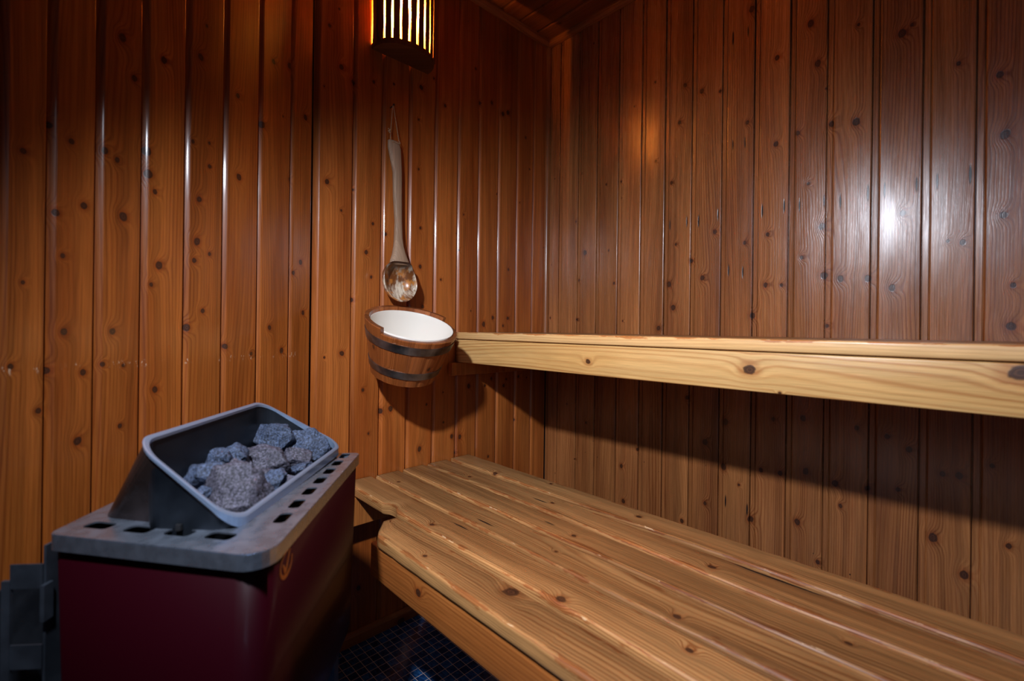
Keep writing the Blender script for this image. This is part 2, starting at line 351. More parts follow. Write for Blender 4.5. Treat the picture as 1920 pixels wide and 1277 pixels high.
# ------------------------------------------------------------------ panelled walls
def panel_mesh(name, joints, z0, z1, P, mat, knots, slits=(), strip='bevel', seed=0, extra=.5, segs=14, ext=.058):
    """joints: increasing positions along the wall; P(s, depth, z) -> point. Every board: gap, edge moulding, face."""
    rnd = random.Random(seed); mb = MB()
    prof_all = []
    for a, b in zip(joints, joints[1:]):
        tl = .0005 if strip == 'bevel' else .0011
        t0, t1 = rnd.uniform(-tl, tl), rnd.uniform(-tl, tl)
        if strip == 'bevel':       # wide rounded edge
            pr = [(a - .0008, .0125), (a + .0008, .0125), (a + .0010, .0112)]
            for k in range(1, 9):
                t = k / 8
                pr.append((a + .0010 + .0125 * t, .0112 * (1 - t) ** 1.35 + t0 * t))
        else:                      # bead between two grooves
            pr = [(a - .0008, .010), (a + .0008, .010), (a + .0012, .0045), (a + .0020, .0034), (a + .0120, .0030), (a + .0132, .0055), (a + .0142, .0052)]
            for k in range(1, 5):
                th = k / 4 * 1.5708
                pr.append((a + .0142 + .0035 * (1 - math.cos(th)), .0052 * (1 - math.sin(th)) + t0 * k / 4))
        m = (a + b) / 2
        pr += [(m, (t0 + t1) / 2 - .0003), (b - .0028, t1), (b - .0014, t1 + .0006), (b - .0009, t1 + .0022), (b - .0008, .0125 if strip == 'bevel' else .010)]
        sd = rnd.random() * 100
        zz = [z0 + (z1 - z0) * i / segs for i in range(segs + 1)]
        for (s0, d0), (s1, d1) in zip(pr, pr[1:]):
            dark = 0
            for za, zb in zip(zz, zz[1:]):
                mb.quad([P(s0, d0, za), P(s1, d1, za), P(s1, d1, zb), P(s0, d0, zb)],
                        [(s0, za), (s1, za), (s1, zb), (s0, zb)], sd, dark)
    # a solid back so the wall has thickness
    sa, sb = joints[0] - ext, joints[-1] + ext
    for (q0, q1, w0, w1) in (((sa, .013), (sb, .013), 0, 0),):
        mb.quad([P(sa, .0130, z0), P(sb, .0130, z0), P(sb, .0130, z1), P(sa, .0130, z1)], None, 0, 1)
    mb.quad([P(sa, .06, z0), P(sb, .06, z0), P(sb, .06, z1), P(sa, .06, z1)], None, 0, 1)
    for s in (sa, sb): mb.quad([P(s, .0130, z0), P(s, .06, z0), P(s, .06, z1), P(s, .0130, z1)], None, 0, 1)
    for z in (z0, z1): mb.quad([P(sa, .0130, z), P(sb, .0130, z), P(sb, .06, z), P(sa, .06, z)], None, 0, 1)
    o = mb.build(name, [mat, M['gap']], knots=knots, slits=slits, weld=True)
    tag(o, kind='structure'); return o

def knotlist(base, seed, s0, s1, z0, z1, n, r=.0068, rr=.4):
    rnd = random.Random(seed); out = [(a, b, r * rnd.uniform(1 - rr, 1 + rr)) for a, b in base]
    tries = 0
    while n > 0 and tries < 5000:
        tries += 1; s, z = rnd.uniform(s0, s1), rnd.uniform(z0, z1)
        if all((s - a) ** 2 + (z - b) ** 2 > .05 ** 2 for a, b, _ in out):
            out.append((s, z, r * rnd.uniform(.3, .8))); n -= 1
    return out

# back wall
bj = [.490, .598] + [.690, .7835, .883, .978, 1.0705, 1.166, 1.2625, 1.3525, 1.44]
panel_mesh('wall_back', bj, 0, CEIL, lambda s, d, z: (s, BW + d, z), M['wall'], knotlist(BK, 1, .5, 1.44, .05, 2.1, 30, r=.0052), seed=3)
# right wall: s = Y, boards counted from the corner towards the camera
rj = [1.3125, 1.2446, 1.1487, 1.0595, .965, .871, .782, .690, .595, .503, .4108, .323, .2273, .1322, .0438]
while rj[-1] > -1.6: rj.append(rj[-1] - .0925)
rj = [1.31 - y for y in rj]                      # s = distance from the corner
rj[0] = 0.0
RKs = [(1.31 - y, z) for y, z in RK]
RSl = [(1.31 - y, z, .021) for y, z in RS]
panel_mesh('wall_right', rj, 0, CEIL, lambda s, d, z: (RW + d, BW - s, z), M['wallr'], knotlist(RKs, 2, 0, 1.6, .05, 2.1, 40, r=.0056), RSl, strip='bead', seed=5)
# left wall, set at an angle
lj = [.011, .085, .181, .271, .355, .435, .508, .574, .632]
while lj[-1] < 2.3: lj.append(lj[-1] + .078)
KP = Vector((KX, BW, 0))
# the moulded edge of every board faces the camera side, so run s backwards
ljr = sorted([3.0 - s for s in lj])
LKs = [(3.0 - s, z) for s, z in LK]
def LP(s, d, z):
    p = KP + LD * (3.0 - s) - LN * d; return (p.x, p.y, z)
panel_mesh('wall_left', ljr, 0, CEIL, LP, M['walll'], knotlist(LKs, 3, 3.0 - .65, 3.0, .6, 2.1, 12, r=.0046), seed=9, ext=0)

# floor, ceiling, mouldings
mb = MB(); fx = (-1.9, RW + .06); fy = (-1.7, BW + .06)
mb.quad([(fx[0], fy[0], 0), (fx[1], fy[0], 0), (fx[1], fy[1], 0), (fx[0], fy[1], 0)])
mb.quad([(fx[0], fy[0], -.05), (fx[0], fy[1], -.05), (fx[1], fy[1], -.05), (fx[1], fy[0], -.05)])
tag(mb.build('floor', M['tile']), kind='structure')
cj = [RW - i * .0965 for i in range(36)][::-1]
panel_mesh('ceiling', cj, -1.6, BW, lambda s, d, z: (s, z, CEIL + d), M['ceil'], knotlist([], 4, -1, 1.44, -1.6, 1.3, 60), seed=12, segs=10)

def trim_run(name, pts, a, b, seed):
    """quarter-round strip along a straight run, cross-section axes a and b"""
    p0, p1 = Vector(pts[0]), Vector(pts[1]); a, b = Vector(a), Vector(b); ln = (p1 - p0).length
    prof = [(0, 0), (1, 0)] + [(math.cos(t) , math.sin(t)) for t in [i / 6 * 1.5708 for i in range(1, 6)]] + [(0, 1)]
    mb = MB(); sd = seed * 1.7
    for (x0, y0), (x1, y1) in zip(prof, prof[1:] + prof[:1]):
        q = lambda x, y, p: p + a * x + b * y
        mb.quad([q(x0, y0, p0), q(x1, y1, p0), q(x1, y1, p1), q(x0, y0, p1)], [(x0 * .02 + y0 * .02, 0), (x1 * .02 + y1 * .02, 0), (x1 * .02 + y1 * .02, ln), (x0 * .02 + y0 * .02, ln)], sd)
    for p in (p0, p1): mb.quad([p + a * x + b * y for x, y in prof], None, sd)
    return tag(mb.build(name, M['trim']), kind='structure')
trim_run('trim_1', [(KX, BW, CEIL), (RW, BW, CEIL)], (0, -.022, 0), (0, 0, -.022), 1)
trim_run('trim_2', [(RW, BW, CEIL), (RW, -1.5, CEIL)], (-.022, 0, 0), (0, 0, -.022), 2)
trim_run('trim_3', [(RW, BW, .915), (RW, BW, CEIL)], (-.014, 0, 0), (0, -.014, 0), 3)
trim_run('trim_4', [KP + Vector((0, 0, CEIL)), KP + LD * 2.2 + Vector((0, 0, CEIL))], LN * .022, (0, 0, -.022), 4)

def sill(name, p0, p1, nrm, h, t, seed):
    p0, p1, nrm = Vector(p0), Vector(p1), Vector(nrm); up = Vector((0, 0, 1)); ln = (p1 - p0).length
    prof = [(0, 0), (t, 0), (t, h * .7), (t * .8, h * .9), (t * .4, h), (0, h)]
    mb = MB()
    for (x0, y0), (x1, y1) in zip(prof, prof[1:] + prof[:1]):
        mb.quad([p0 + nrm * x0 + up * y0, p0 + nrm * x1 + up * y1, p1 + nrm * x1 + up * y1, p1 + nrm * x0 + up * y0],
                [(x0 + y0, 0), (x1 + y1, 0), (x1 + y1, ln), (x0 + y0, ln)], seed)
    for p in (p0, p1): mb.quad([p + nrm * x + up * y for x, y in prof], None, seed)
    return tag(mb.build(name, M['trim'], knots=[(.02, .27, .010), (.03, .7, .006)]), kind='structure')
sill('baseboard_back', (KX + .01, BW, 0), (RW, BW, 0), (0, -1, 0), .036, .014, 5.0)
sill('baseboard_right', (RW, BW, 0), (RW, -1.5, 0), (-1, 0, 0), .036, .014, 6.0)
sill('baseboard_left', KP + LD * .02, KP + LD * 2.2, LN, .036, .014, 7.0)

# ------------------------------------------------------------------ benches
def plank(name, mat, parent, x0, x1, z0, z1, y0, y1, seed, rad=.006, knots=(), slits=(), cut=None, step=.012, chip=.0012, notch=None):
    """board running along Y with rounded, slightly worn edges; UV = (distance round the section, Y)"""
    w, h = x1 - x0, z1 - z0; prof = []
    def arc(cx, cz, a0):
        for i in range(4):
            a = a0 - i / 3 * 1.5708; prof.append((cx + rad * math.cos(a), cz + rad * math.sin(a)))
    arc(x0 + rad, z1 - rad, math.pi); arc(x1 - rad, z1 - rad, math.pi / 2); arc(x1 - rad, z0 + rad, 0); arc(x0 + rad, z0 + rad, -math.pi / 2)
    n = len(prof)
    # U: 0 at the near top edge, growing over the top
    us = [0.0]
    for (a, b), (c, d) in zip(prof, prof[1:] + prof[:1]): us.append(us[-1] + math.hypot(c - a, d - b))
    per = us[-1]; u0 = us[1]
    us = [u - u0 for u in us]
    ys = []; y = y0
    while y < y1 - 1e-6: ys.append(y); y += step
    ys.append(y1); mb = MB()
    def pt(i, yy):
        x, z = prof[i % n]
        k = noise.noise(Vector((x * 30 + seed * 7, yy * 22, z * 30))); k2 = noise.noise(Vector((x * 90 + seed, yy * 95, z * 9)))
        e = 1.0 if (i % n) in (0, 1, 2, 3, 4, 5, 6, 7) else .3
        dx = chip * (k + .7 * max(0, k2)) * e
        x += dx if x < (x0 + x1) / 2 else -dx; z -= abs(dx) * .8 if z > (z0 + z1) / 2 else -abs(dx) * .3
        yy2 = yy
        if cut and yy > y1 - cut[1]:          # mitred near corner at the far end
            f = (yy - (y1 - cut[1])) / cut[1]; x = max(x, x0 + cut[0] * f)
        if notch and abs(yy - notch[0]) < notch[1]:
            f = math.sqrt(1 - ((yy - notch[0]) / notch[1]) ** 2); x = max(x, x0 + notch[2] * f)
        return (x, yy2, z)
    edg = (0.0, us[8] if len(us) > 8 else w, 0)
    edg = (rad * .4, w - rad * .4, 0)
    for ya, yb in zip(ys, ys[1:]):
        for i in range(n):
            wr = per if i >= 12 else 0.0
            mb.quad([pt(i, ya), pt(i, yb), pt(i + 1, yb), pt(i + 1, ya)], [(us[i] - wr, ya), (us[i] - wr, yb), (us[i + 1] - wr, yb), (us[i + 1] - wr, ya)], seed, 0, None, edg)
    for yy, sg in ((ys[0], 1), (ys[-1], -1)):
        mb.quad([pt(i, yy) for i in range(n)][::sg], [(prof[i][0] * 1.0 + 3, prof[i][1]) for i in range(n)][::sg], seed + .3, 0, None, (50, 50, 0))
    # cheap: knots only chosen by centre
    o = mb.build(name, mat, parent, knots=knots, slits=slits, weld=True)
    for p in o.data.polygons: p.use_smooth = len(p.vertices) == 4
    return o

YB = -1.35
lb = empty('lower_bench', (.77, .0, 0), 'slatted lower pine bench with worn board edges, in front of the upper bench', 'bench')
LBK = [[(.026, .782, .0035), (.063, .575, .0115), (.045, .975, .003), (.03, .2, .006)],
       [(.020, .893, .0055), (.012, .503, .0075), (.05, .30, .005)],
       [(.022, 1.21, .004), (.02, .35, .005), (.04, .62, .003)],
       [(.03, .64, .005), (.05, .15, .004)],
       [(.022, 1.109, .0055), (.03, .378, .006), (.05, .8, .004)],
       [(.005, 1.081, .007), (.04, .60, .005), (.06, .9, .004)]]
LBS = [[], [(.062, .842, .03)], [(.025, .824, .035)], [(.04, .72, .02)], [(.038, .834, .03), (.074, .278, .085)], []]
starts = [.490, .587, .681, .773, .865, .961]
for i, x in enumerate(starts):
    y1 = .985 if i == 0 else BW - .003
    zt = .48 + (.0, .001, -.0005, .0005, .0, .001)[i]
    plank('seat_board', M['bench'], lb, x, x + .0815, zt - .030, zt, YB, y1, 11.3 + i * 5.1, rad=.0065, knots=LBK[i], slits=LBS[i],
          cut=(.045, .055) if i == 0 else None, chip=.0020 if i == 0 else .0013,
          notch=(1.055, .030, .016) if i == 1 else None)
plank('apron', M['apron'], lb, .4955, .530, .376, .4485, YB, .968, 71.0, rad=.003, knots=[(-.030, .774, .0065), (-.02, .1, .006)], chip=.0006, step=.03)
o = from_bm('bearer', box_bm(.500, 1.035, BW - .06, BW - .002, .368, .449, .002), M['apron'], lb)
o = from_bm('bearer', box_bm(.54, 1.035, -.9, -.86, .375, .449, .002), M['apron'], lb)
for (x, y) in ((.54, -.82), (1.0, -.82), (1.0, .9)):
    from_bm('leg', box_bm(x, x + .04, y, y + .04, 0, .449, .002), M['apron'], lb)

ub = empty('upper_bench', (1.2, 0, .8), 'upper pine bench shelf with pale thick front beam along the right wall', 'bench')
plank('apron', M['pale'], ub, .978, 1.008, .8115, .8895, YB, BW - .003, 83.0, rad=.003,
      knots=[(-.042, .74, .0065), (-.033, .345, .0095), (-.011, -.019, .012), (-.074, .29, .0022)], chip=.0008, step=.02)
for i in range(4):
    x = .976 + i * .1160
    plank('seat_board', M['paleedge'] if i == 0 else M['bench'], ub, x, x + .1085, .8915, .9155, YB, BW - .003, 91.7 + i * 3.3, rad=.004,
          knots=[(.04, .5, .006), (.05, -.2, .005)], chip=.0010, step=.02)
from_bm('bearer', box_bm(.945, RW - .004, BW - .026, BW - .002, .767, .8105, .002), M['apron'], ub)
from_bm('bearer', box_bm(1.012, RW - .004, BW - .055, BW - .002, .81, .890, .002), M['apron'], ub)
from_bm('bearer', box_bm(1.012, RW - .004, -.9, -.86, .83, .890, .002), M['apron'], ub)
for x in (1.07, 1.38): from_bm('leg', box_bm(x, x + .04, -.94, -.90, 0, .890, .002), M['apron'], ub)

# ------------------------------------------------------------------ sauna heater
HN = Vector((.1644, .5671, 0)); HA = R(51.37)
E1 = Vector((math.cos(HA), math.sin(HA), 0)); E2 = Vector((-math.sin(HA), math.cos(HA), 0))
def HP(a, b, z): return HN + E1 * a + E2 * b + Vector((0, 0, z))
HT = .670
heater = empty('sauna_heater', HP(.25, .15, 0), 'burgundy red electric sauna heater with a steel vented collar and open stone basket', 'heater')

def rounded(pts, rad, seg=6):
    """2-D polygon with rounded corners; rad may be a list"""
    out = []; n = len(pts)
    for i in range(n):
        p = Vector(pts[i]); a = (Vector(pts[i - 1]) - p).normalized(); b = (Vector(pts[(i + 1) % n]) - p).normalized()
        r = rad[i] if isinstance(rad, (list, tuple)) else rad
        ang = a.angle(b); d = r / math.tan(ang / 2); c = p + (a + b).normalized() * (r / math.sin(ang / 2))
        s, e = p + a * d - c, p + b * d - c
        a0 = math.atan2(s.y, s.x); da = (math.atan2(e.y, e.x) - a0 + math.pi) % (2 * math.pi) - math.pi
        for k in range(seg + 1):
            t = a0 + da * k / seg; out.append((c.x + r * math.cos(t), c.y + r * math.sin(t)))
    return out
def inset(pts, d):
    c = Vector((sum(p[0] for p in pts) / len(pts), sum(p[1] for p in pts) / len(pts))); out = []; n = len(pts)
    for i in range(n):
        p = Vector(pts[i]); a = (p - Vector(pts[i - 1])).normalized(); b = (Vector(pts[(i + 1) % n]) - p).normalized()
        na, nb = Vector((-a.y, a.x)), Vector((-b.y, b.x)); m = (na + nb); m = m / max(.3, m.dot(na)) if m.length > 0 else na
        out.append((p.x + m.x * d, p.y + m.y * d))
    return out
foot = [(0, 0), (.441, 0), (.441, .291), (.077, .291)]           # counter-clockwise in (a, b)
RAD = [.030, .012, .012, .014]
# body
loops = []
for dz, ins in ((HT - .016, .004), (.335, .011), (.318, .014), (.308, .022)):
    loops.append([HP(a, b, dz) for a, b in rounded(inset(foot, ins), RAD)])
from_bm('body', loft(loops, True, True, True), M['red'], heater, smooth=False)
bpy.data.objects['body'].data.polygons.foreach_set('use_smooth', [len(p.vertices) == 4 for p in bpy.data.objects['body'].data.polygons])

# collar with punched vents: filled 2-D curve with holes
def punched(name, outer, holes, z, th, mat, parent):
    cu_ = bpy.data.curves.new(name, 'CURVE'); cu_.dimensions = '2D'; cu_.fill_mode = 'BOTH'; cu_.extrude = th / 2
    for poly in [outer] + holes:
        sp = cu_.splines.new('POLY'); sp.points.add(len(poly) - 1); sp.use_cyclic_u = True
        for p, (a, b) in zip(sp.points, poly): p.co = (a, b, 0, 1)
    tmp = bpy.data.objects.new('tmp', cu_); C.objects.link(tmp)
    dg = bpy.context.evaluated_depsgraph_get(); dg.update()
    me = bpy.data.meshes.new_from_object(tmp.evaluated_get(dg)); bpy.data.objects.remove(tmp)
    bm = bmesh.new(); bm.from_mesh(me); bpy.data.meshes.remove(me)
    for v in bm.verts: v.co = HP(v.co.x, v.co.y, z + v.co.z)
    return bm
def slot(ca, cb, ang, ln, wd, r=.005):
    c, s = math.cos(ang), math.sin(ang)
    base = rounded([(-ln / 2, -wd / 2), (ln / 2, -wd / 2), (ln / 2, wd / 2), (-ln / 2, wd / 2)], min(r, wd * .45), 4)
    return [(ca + x * c - y * s, cb + x * s + y * c) for x, y in base]
gfoot = [(.072, .069), (.434, .036), (.405, .262), (.128, .270)]
sa = math.atan2(.291, .077)
holes = [slot(a, .0255, 0, .034, .017, .006) for a in (.1112, .1625, .2155, .2680, .3190, .3695, .4190)]
holes += [slot(a, b, sa, .036, .019, .006) for a, b in ((.0998, .2480), (.0845, .1900), (.0724, .1340), (.0590, .0790))]
bm = punched('collar', rounded(foot, RAD), holes + [rounded(inset(gfoot, .006), .02)], HT - .001, .002, M['steel'], heater)
sk = [[HP(a, b, z) for a, b in rounded(inset(foot, i), RAD)] for z, i in ((HT - .0025, .0006), (HT - .001, -.0004), (HT - .020, -.0004), (HT - .0205, .0010), (HT - .004, .0012))]
loft(sk, True, bm=bm)
from_bm('collar', bm, M['steel'], heater)
# black tray seen through the vents
from_bm('vent_tray', loft([[HP(a, b, z) for a, b in rounded(inset(foot, .008), .02)] for z in (HT - .0148, HT - .0135)], True, True, True), M['dark'], heater)

# stone guard: outer skin sloping up to a rim that is high at the back
rimp = [(.070, .068), (.434, .034), (.405, .181), (.084, .198)]
def rz(b, a):
    bf = .068 - .034 * (a - .07) / .364; bb = .198 - .017 * (a - .084) / .321; zf = .680 + .009 * (a - .07) / .364
    return zf + (b - bf) / (bb - bf) * (.781 - zf)
GR = [.030, .022, .030, .030]
ro = rounded(rimp, GR, 8); fo = rounded(gfoot, GR, 8); ri = rounded(inset(rimp, .0022), GR, 8)
pa = [HP(a, b, HT - .001) for a, b in fo]
pb = [HP(a, b, rz(b, a)) for a, b in ro]
pc = [HP(a, b, rz(b, a)) for a, b in ri]
bm = loft([pa, pb]); o = from_bm('stone_guard', bm, M['steeld'], heater)
gu = o
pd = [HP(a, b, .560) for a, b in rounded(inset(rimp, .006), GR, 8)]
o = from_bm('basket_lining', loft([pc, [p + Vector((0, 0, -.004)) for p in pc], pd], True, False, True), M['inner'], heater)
# bright rolled rim, a tall band along the low front
bm = bmesh.new(); ro2 = rounded(inset(rimp, -.0016), GR, 8)
def band(b): t = min(1, max(0, (.115 - b) / .055)); return .0035 + .0095 * t * t * (3 - 2 * t)
loft([[HP(a, b, rz(b, a) - band(b)) for a, b in ro2], [HP(a, b, rz(b, a) + .0004) for a, b in ro2], [HP(a, b, rz(b, a) + .0012) for a, b in ro], [HP(a, b, rz(b, a) + .0006) for a, b in rounded(inset(rimp, .0034), GR, 8)],
      [HP(a, b, rz(b, a) - band(b)) for a, b in rounded(inset(rimp, .0034), GR, 8)]], bm=bm)
from_bm('guard_rim', bm, M['rim'], heater)
# small screw on the side strip
bm = bmesh.new(); c = HP(.080, .140, HT)
bmesh.ops.create_cone(bm, segments=12, cap_ends=True, radius1=.0045, radius2=.0038, depth=.007, matrix=Matrix.Translation(c + Vector((.0, .0, .0035))))
from_bm('screw', bm, M['dark'], heater)

# emblem on the front: an orange ring, open at the top right, with a flame-like tick inside
def fp(x, y, off): return HP(.067 + x, -off, .629 + y) + E2 * .0
bm = bmesh.new(); ring_o, ring_i = [], []
for k in range(41):
    t = R(75) + R(300) * k / 40; w_ = .0022 + .0030 * max(0, math.cos(t - R(255)))
    ring_o.append((.0195 * math.cos(t), .0175 * math.sin(t))); ring_i.append(((.0195 - w_) * math.cos(t), (.0175 - w_) * math.sin(t)))
OFF = -.0005
def face_at(z): return .004 + (.654 - z) / .319 * .007
def fpt(x, y, lift): z = .629 + y; return HP(.067 + x, face_at(z) - lift, z)
loft([[fpt(x, y, .0004) for x, y in ring_o], [fpt(x, y, .0011) for x, y in ring_o], [fpt(x, y, .0011) for x, y in ring_i], [fpt(x, y, .0004) for x, y in ring_i]], closed=False, bm=bm)
emb = from_bm('emblem', bm, M['orange'], heater); emb['label'] = 'orange ring emblem with a tick mark'
tick = [(-.011, .002), (-.005, -.011), (.001, -.010), (.012, .014), (.010, .015), (.000, -.003), (-.003, -.004), (-.009, .004)]
bm = bmesh.new(); loft([[fpt(x, y, .0003) for x, y in tick], [fpt(x, y, .0011) for x, y in tick]], True, True, True, bm)
from_bm('tick_mark', bm, M['orange'], emb, loc=None)
bpy.data.objects['tick_mark'].location = -emb.location - heater.location if False else Vector((0, 0, 0))

# grey stand: rear frame with punched uprights and two feet
bm = bmesh.new()
def hbox(a0, a1, b0, b1, z0, z1, bm, slope=0.0):
    L = lambda z: [HP(a0, b0, z), HP(a1, b0, z), HP(a1, b1, z), HP(a0, b1, z)]
    loft([L(z0), L(z1)], True, True, True, bm)
hbox(.082, .086, .338, .348, 0, .610, bm)
for z in (.02, .18, .34, .50, .60): hbox(.083, .085, .302, .339, z, z + .03, bm)
hbox(.086, .110, .300, .303, 0, .652, bm)
for z in (.10, .26, .42, .56): hbox(.079, .092, .296, .301, z, z + .045, bm)
from_bm('stand_upright', bm, M['grey'], heater)
bm = bmesh.new(); hbox(.400, .404, .300, .385, 0, .640, bm); hbox(.376, .400, .300, .303, 0, .652, bm)
from_bm('stand_upright', bm, M['grey'], heater)
bm = bmesh.new(); hbox(.086, .400, .381, .385, .02, .58, bm)
from_bm('stand_back_plate', bm, M['grey'], heater)
for (a, b) in ((.03, .035), (.40, .035), (.38, .25), (.09, .25)):
    bm = bmesh.new(); hbox(a, a + .03, b, b + .03, 0, .309, bm)
    from_bm('leg', bm, M['grey'], heater)

# ------------------------------------------------------------------ stones: (a, b, z, half-sizes across / height / depth, tilt, seed)
VR = Vector((.724, -.690, 0)); VF = Vector((.690, .724, 0)); VU = Vector((0, 0, 1))
def make_stone(loc, hx, hz, hy, rot, seed, mat, label, sharp=.75):
    rnd = random.Random(seed); bm = bmesh.new(); bmesh.ops.create_icosphere(bm, subdivisions=5, radius=1.0)
    for v in bm.verts:                       # start squarish, then slice off facets
        m = max(abs(v.co.x), abs(v.co.y), abs(v.co.z)); v.co *= 1 + .45 * (1 / m - 1)
    for k in range(13):
        n = Vector((rnd.gauss(0, 1), rnd.gauss(0, 1), rnd.gauss(0, 1))).normalized(); d = rnd.uniform(.62, .92)
        for v in bm.verts:
            e = v.co.dot(n) - d
            if e > 0: v.co -= n * e
    bm.normal_update()
    for v in bm.verts:
        k = noise.noise(v.co * 2.3 + Vector((seed, 0, 0))) * .09 + noise.noise(v.co * 6 + Vector((0, seed, 0))) * .035 + noise.noise(v.co * 16) * .022 + noise.noise(v.co * 34) * .010
        v.co += v.normal * k
    mx = [max(abs(v.co[i]) for v in bm.verts) for i in range(3)]
    Rm = Matrix.Rotation(rot, 3, VF)
    for v in bm.verts:
        c = v.co; v.co = Vector(loc) + Rm @ (VR * (c.x / mx[0] * hx) + VF * (c.y / mx[1] * hy) + VU * (c.z / mx[2] * hz))
    o = from_bm('sauna_stone', bm, mat, None, smooth=True, loc=loc)
    tag(o, label, 'stone', 'granite stones in the heater basket'); return o
ST = [
 (.388, .166, .712, .048, .034, .030, R(4), 3, 'stone', 'rounded blue-grey stone at the back of the heater basket, topmost of the pile'),
 (.392, .088, .694, .050, .040, .028, R(38), 11, 'stone', 'blue-grey stone leaning at the right end of the basket by the far corner'),
 (.308, .136, .692, .058, .028, .026, R(10), 7, 'stone2', 'long dark ridged stone lying below the topmost stone'),
 (.164, .112, .684, .046, .056, .038, R(-18), 23, 'stone2', 'largest stone, brownish grey, at the near front of the heater basket'),
 (.176, .168, .704, .036, .026, .022, R(-16), 31, 'stone', 'flat slanting stone against the left side of the basket'),
 (.236, .172, .714, .024, .022, .018, R(10), 5, 'stone', 'small stone propped behind the leftmost slanting stone'),
 (.264, .163, .710, .027, .022, .018, R(25), 13, 'stone', 'small angular bluish stone behind the largest stone'),
 (.205, .148, .700, .024, .014, .018, R(-10), 17, 'stone', 'small stone between the slanting left stone and the largest stone'),
 (.246, .088, .680, .015, .020, .016, R(60), 19, 'stone', 'narrow upright stone right of the largest stone'),
 (.224, .064, .668, .044, .022, .014, R(-42), 29, 'stone', 'long pale stone lying along the front rim of the basket'),
 (.312, .062, .676, .024, .010, .016, R(-12), 37, 'stone', 'thin flat stone by the front rim under the right end stone'),
 (.335, .092, .688, .030, .022, .022, R(18), 41, 'stone2', 'dark shaded stone in the middle of the basket under the right end stone'),
 (.152, .150, .688, .022, .013, .018, R(-30), 43, 'stone', 'small wedge stone left of the largest stone'),
 (.260, .120, .672, .034, .020, .024, R(0), 47, 'stone2', 'dark stone low in the basket behind the largest stone'),
 (.300, .090, .655, .032, .018, .022, R(12), 53, 'stone2', 'dark stone low in the basket near the front rim'),
 (.118, .120, .655, .028, .020, .022, R(0), 59, 'stone2', 'dark stone low in the near left corner of the basket'),
 (.350, .150, .664, .034, .018, .026, R(0), 61, 'stone2', 'dark stone low in the back right of the basket'),
]
for (a, b, z, hx, hz, hy, rot, seed, mt, lab) in ST:
    bf_ = .068 - .034 * (a - .07) / .364          # keep every stone inside the basket
    b = min(max(b, bf_ + .004 + hx * .93), .190 - hx * .9)
    make_stone(tuple(HP(a, b, z)), hx, hz, hy, rot, seed, M[mt], lab)

# ------------------------------------------------------------------ bucket
def rim_axes():
    up = Vector((0, 0, 1)); ax = (up + VR * math.tan(R(13.5)) - VF * math.tan(R(17))).normalized()
    x = (VR - ax * VR.dot(ax)).normalized(); y = ax.cross(x); return ax, x, y
AX, BX, BY = rim_axes()
BC = Vector((.712, 1.160, .936))
bucket = empty('sauna_bucket', BC - AX * .16, 'round wooden stave bucket with two steel hoops and white lining, tilted under the ladle', 'bucket')
def bp(ang, r, h): return BC + BX * (r * math.cos(ang)) + BY * (r * math.sin(ang)) + AX * h
def wallr(h): return .131 + (h) * .25              # h negative downwards
HB = -.150
NSV = 15; edge = []
# raised half of the rim: from the notch at the front left round to the notch at the back right
A0, A1 = R(52), R(243)
def raised(a): a %= 2 * math.pi; return A0 < a < A1
rnd = random.Random(4)
cuts = sorted([A0, A1] + [A0 + (A1 - A0) * k / 8 for k in range(1, 8)] + [A1 + (2 * math.pi - (A1 - A0)) * k / 8 for k in range(1, 8)])
for i, a in enumerate(cuts):
    b = cuts[(i + 1) % len(cuts)]; b += 2 * math.pi if b < a else 0
    top = .013 if raised((a + b) / 2) else -.002
    mb = MB(); g = .0035; n = 5; sd = rnd.random() * 60
    hs = [HB, HB + .05, HB + .10, -.02, top - .003, top]
    def S(k, h, inner):
        t = (k / n); ang = a + g * .5 + (b - a - g) * t
        e = -.0012 if k in (0, n) else 0; e -= .0015 if h == top else 0
        return bp(ang, wallr(h) + (e if not inner else -.0135), h)
    for k in range(n):
        u0, u1 = (a + (b - a) * k / n) * .12, (a + (b - a) * (k + 1) / n) * .12
        for h0, h1 in zip(hs, hs[1:]):
            mb.quad([S(k, h0, 0), S(k + 1, h0, 0), S(k + 1, h1, 0), S(k, h1, 0)], [(u0, h0), (u1, h0), (u1, h1), (u0, h1)], sd)
            mb.quad([S(k, h0, 1), S(k, h1, 1), S(k + 1, h1, 1), S(k + 1, h0, 1)], [(u0, h0), (u0, h1), (u1, h1), (u1, h0)], sd)
        mb.quad([S(k, top, 0), S(k + 1, top, 0), S(k + 1, top, 1), S(k, top, 1)], [(u0, 0), (u1, 0), (u1, .0135), (u0, .0135)], sd, 1)
        mb.quad([S(k, HB, 0), S(k, HB, 1), S(k + 1, HB, 1), S(k + 1, HB, 0)], None, sd, 1)
    for k in (0, n):
        for h0, h1 in zip(hs, hs[1:]):
            mb.quad([S(k, h0, 0), S(k, h0, 1), S(k, h1, 1), S(k, h1, 0)], [(0, h0), (.0135, h0), (.0135, h1), (0, h1)], sd)
    mb.build('stave', [M['stave'], M['rimwood']], bucket, knots=[(a * .12 + .02, rnd.uniform(-.5, -.02), .005)])
def ringband(name, h0, h1, off, mat, thick=.0016):
    L = []
    for h, o_ in ((h0, 0), (h0, thick), (h1, thick), (h1, 0)):
        L.append([bp(k / 72 * 2 * math.pi, wallr(h) + off + o_, h) for k in range(72)])
    o = from_bm(name, loft(L + [L[0]]), mat, bucket, smooth=False); 
    return o
ringband('hoop', -.043, -.019, .0004, M['hoop'])
ringband('hoop', -.125, -.103, .0004, M['hoop'])
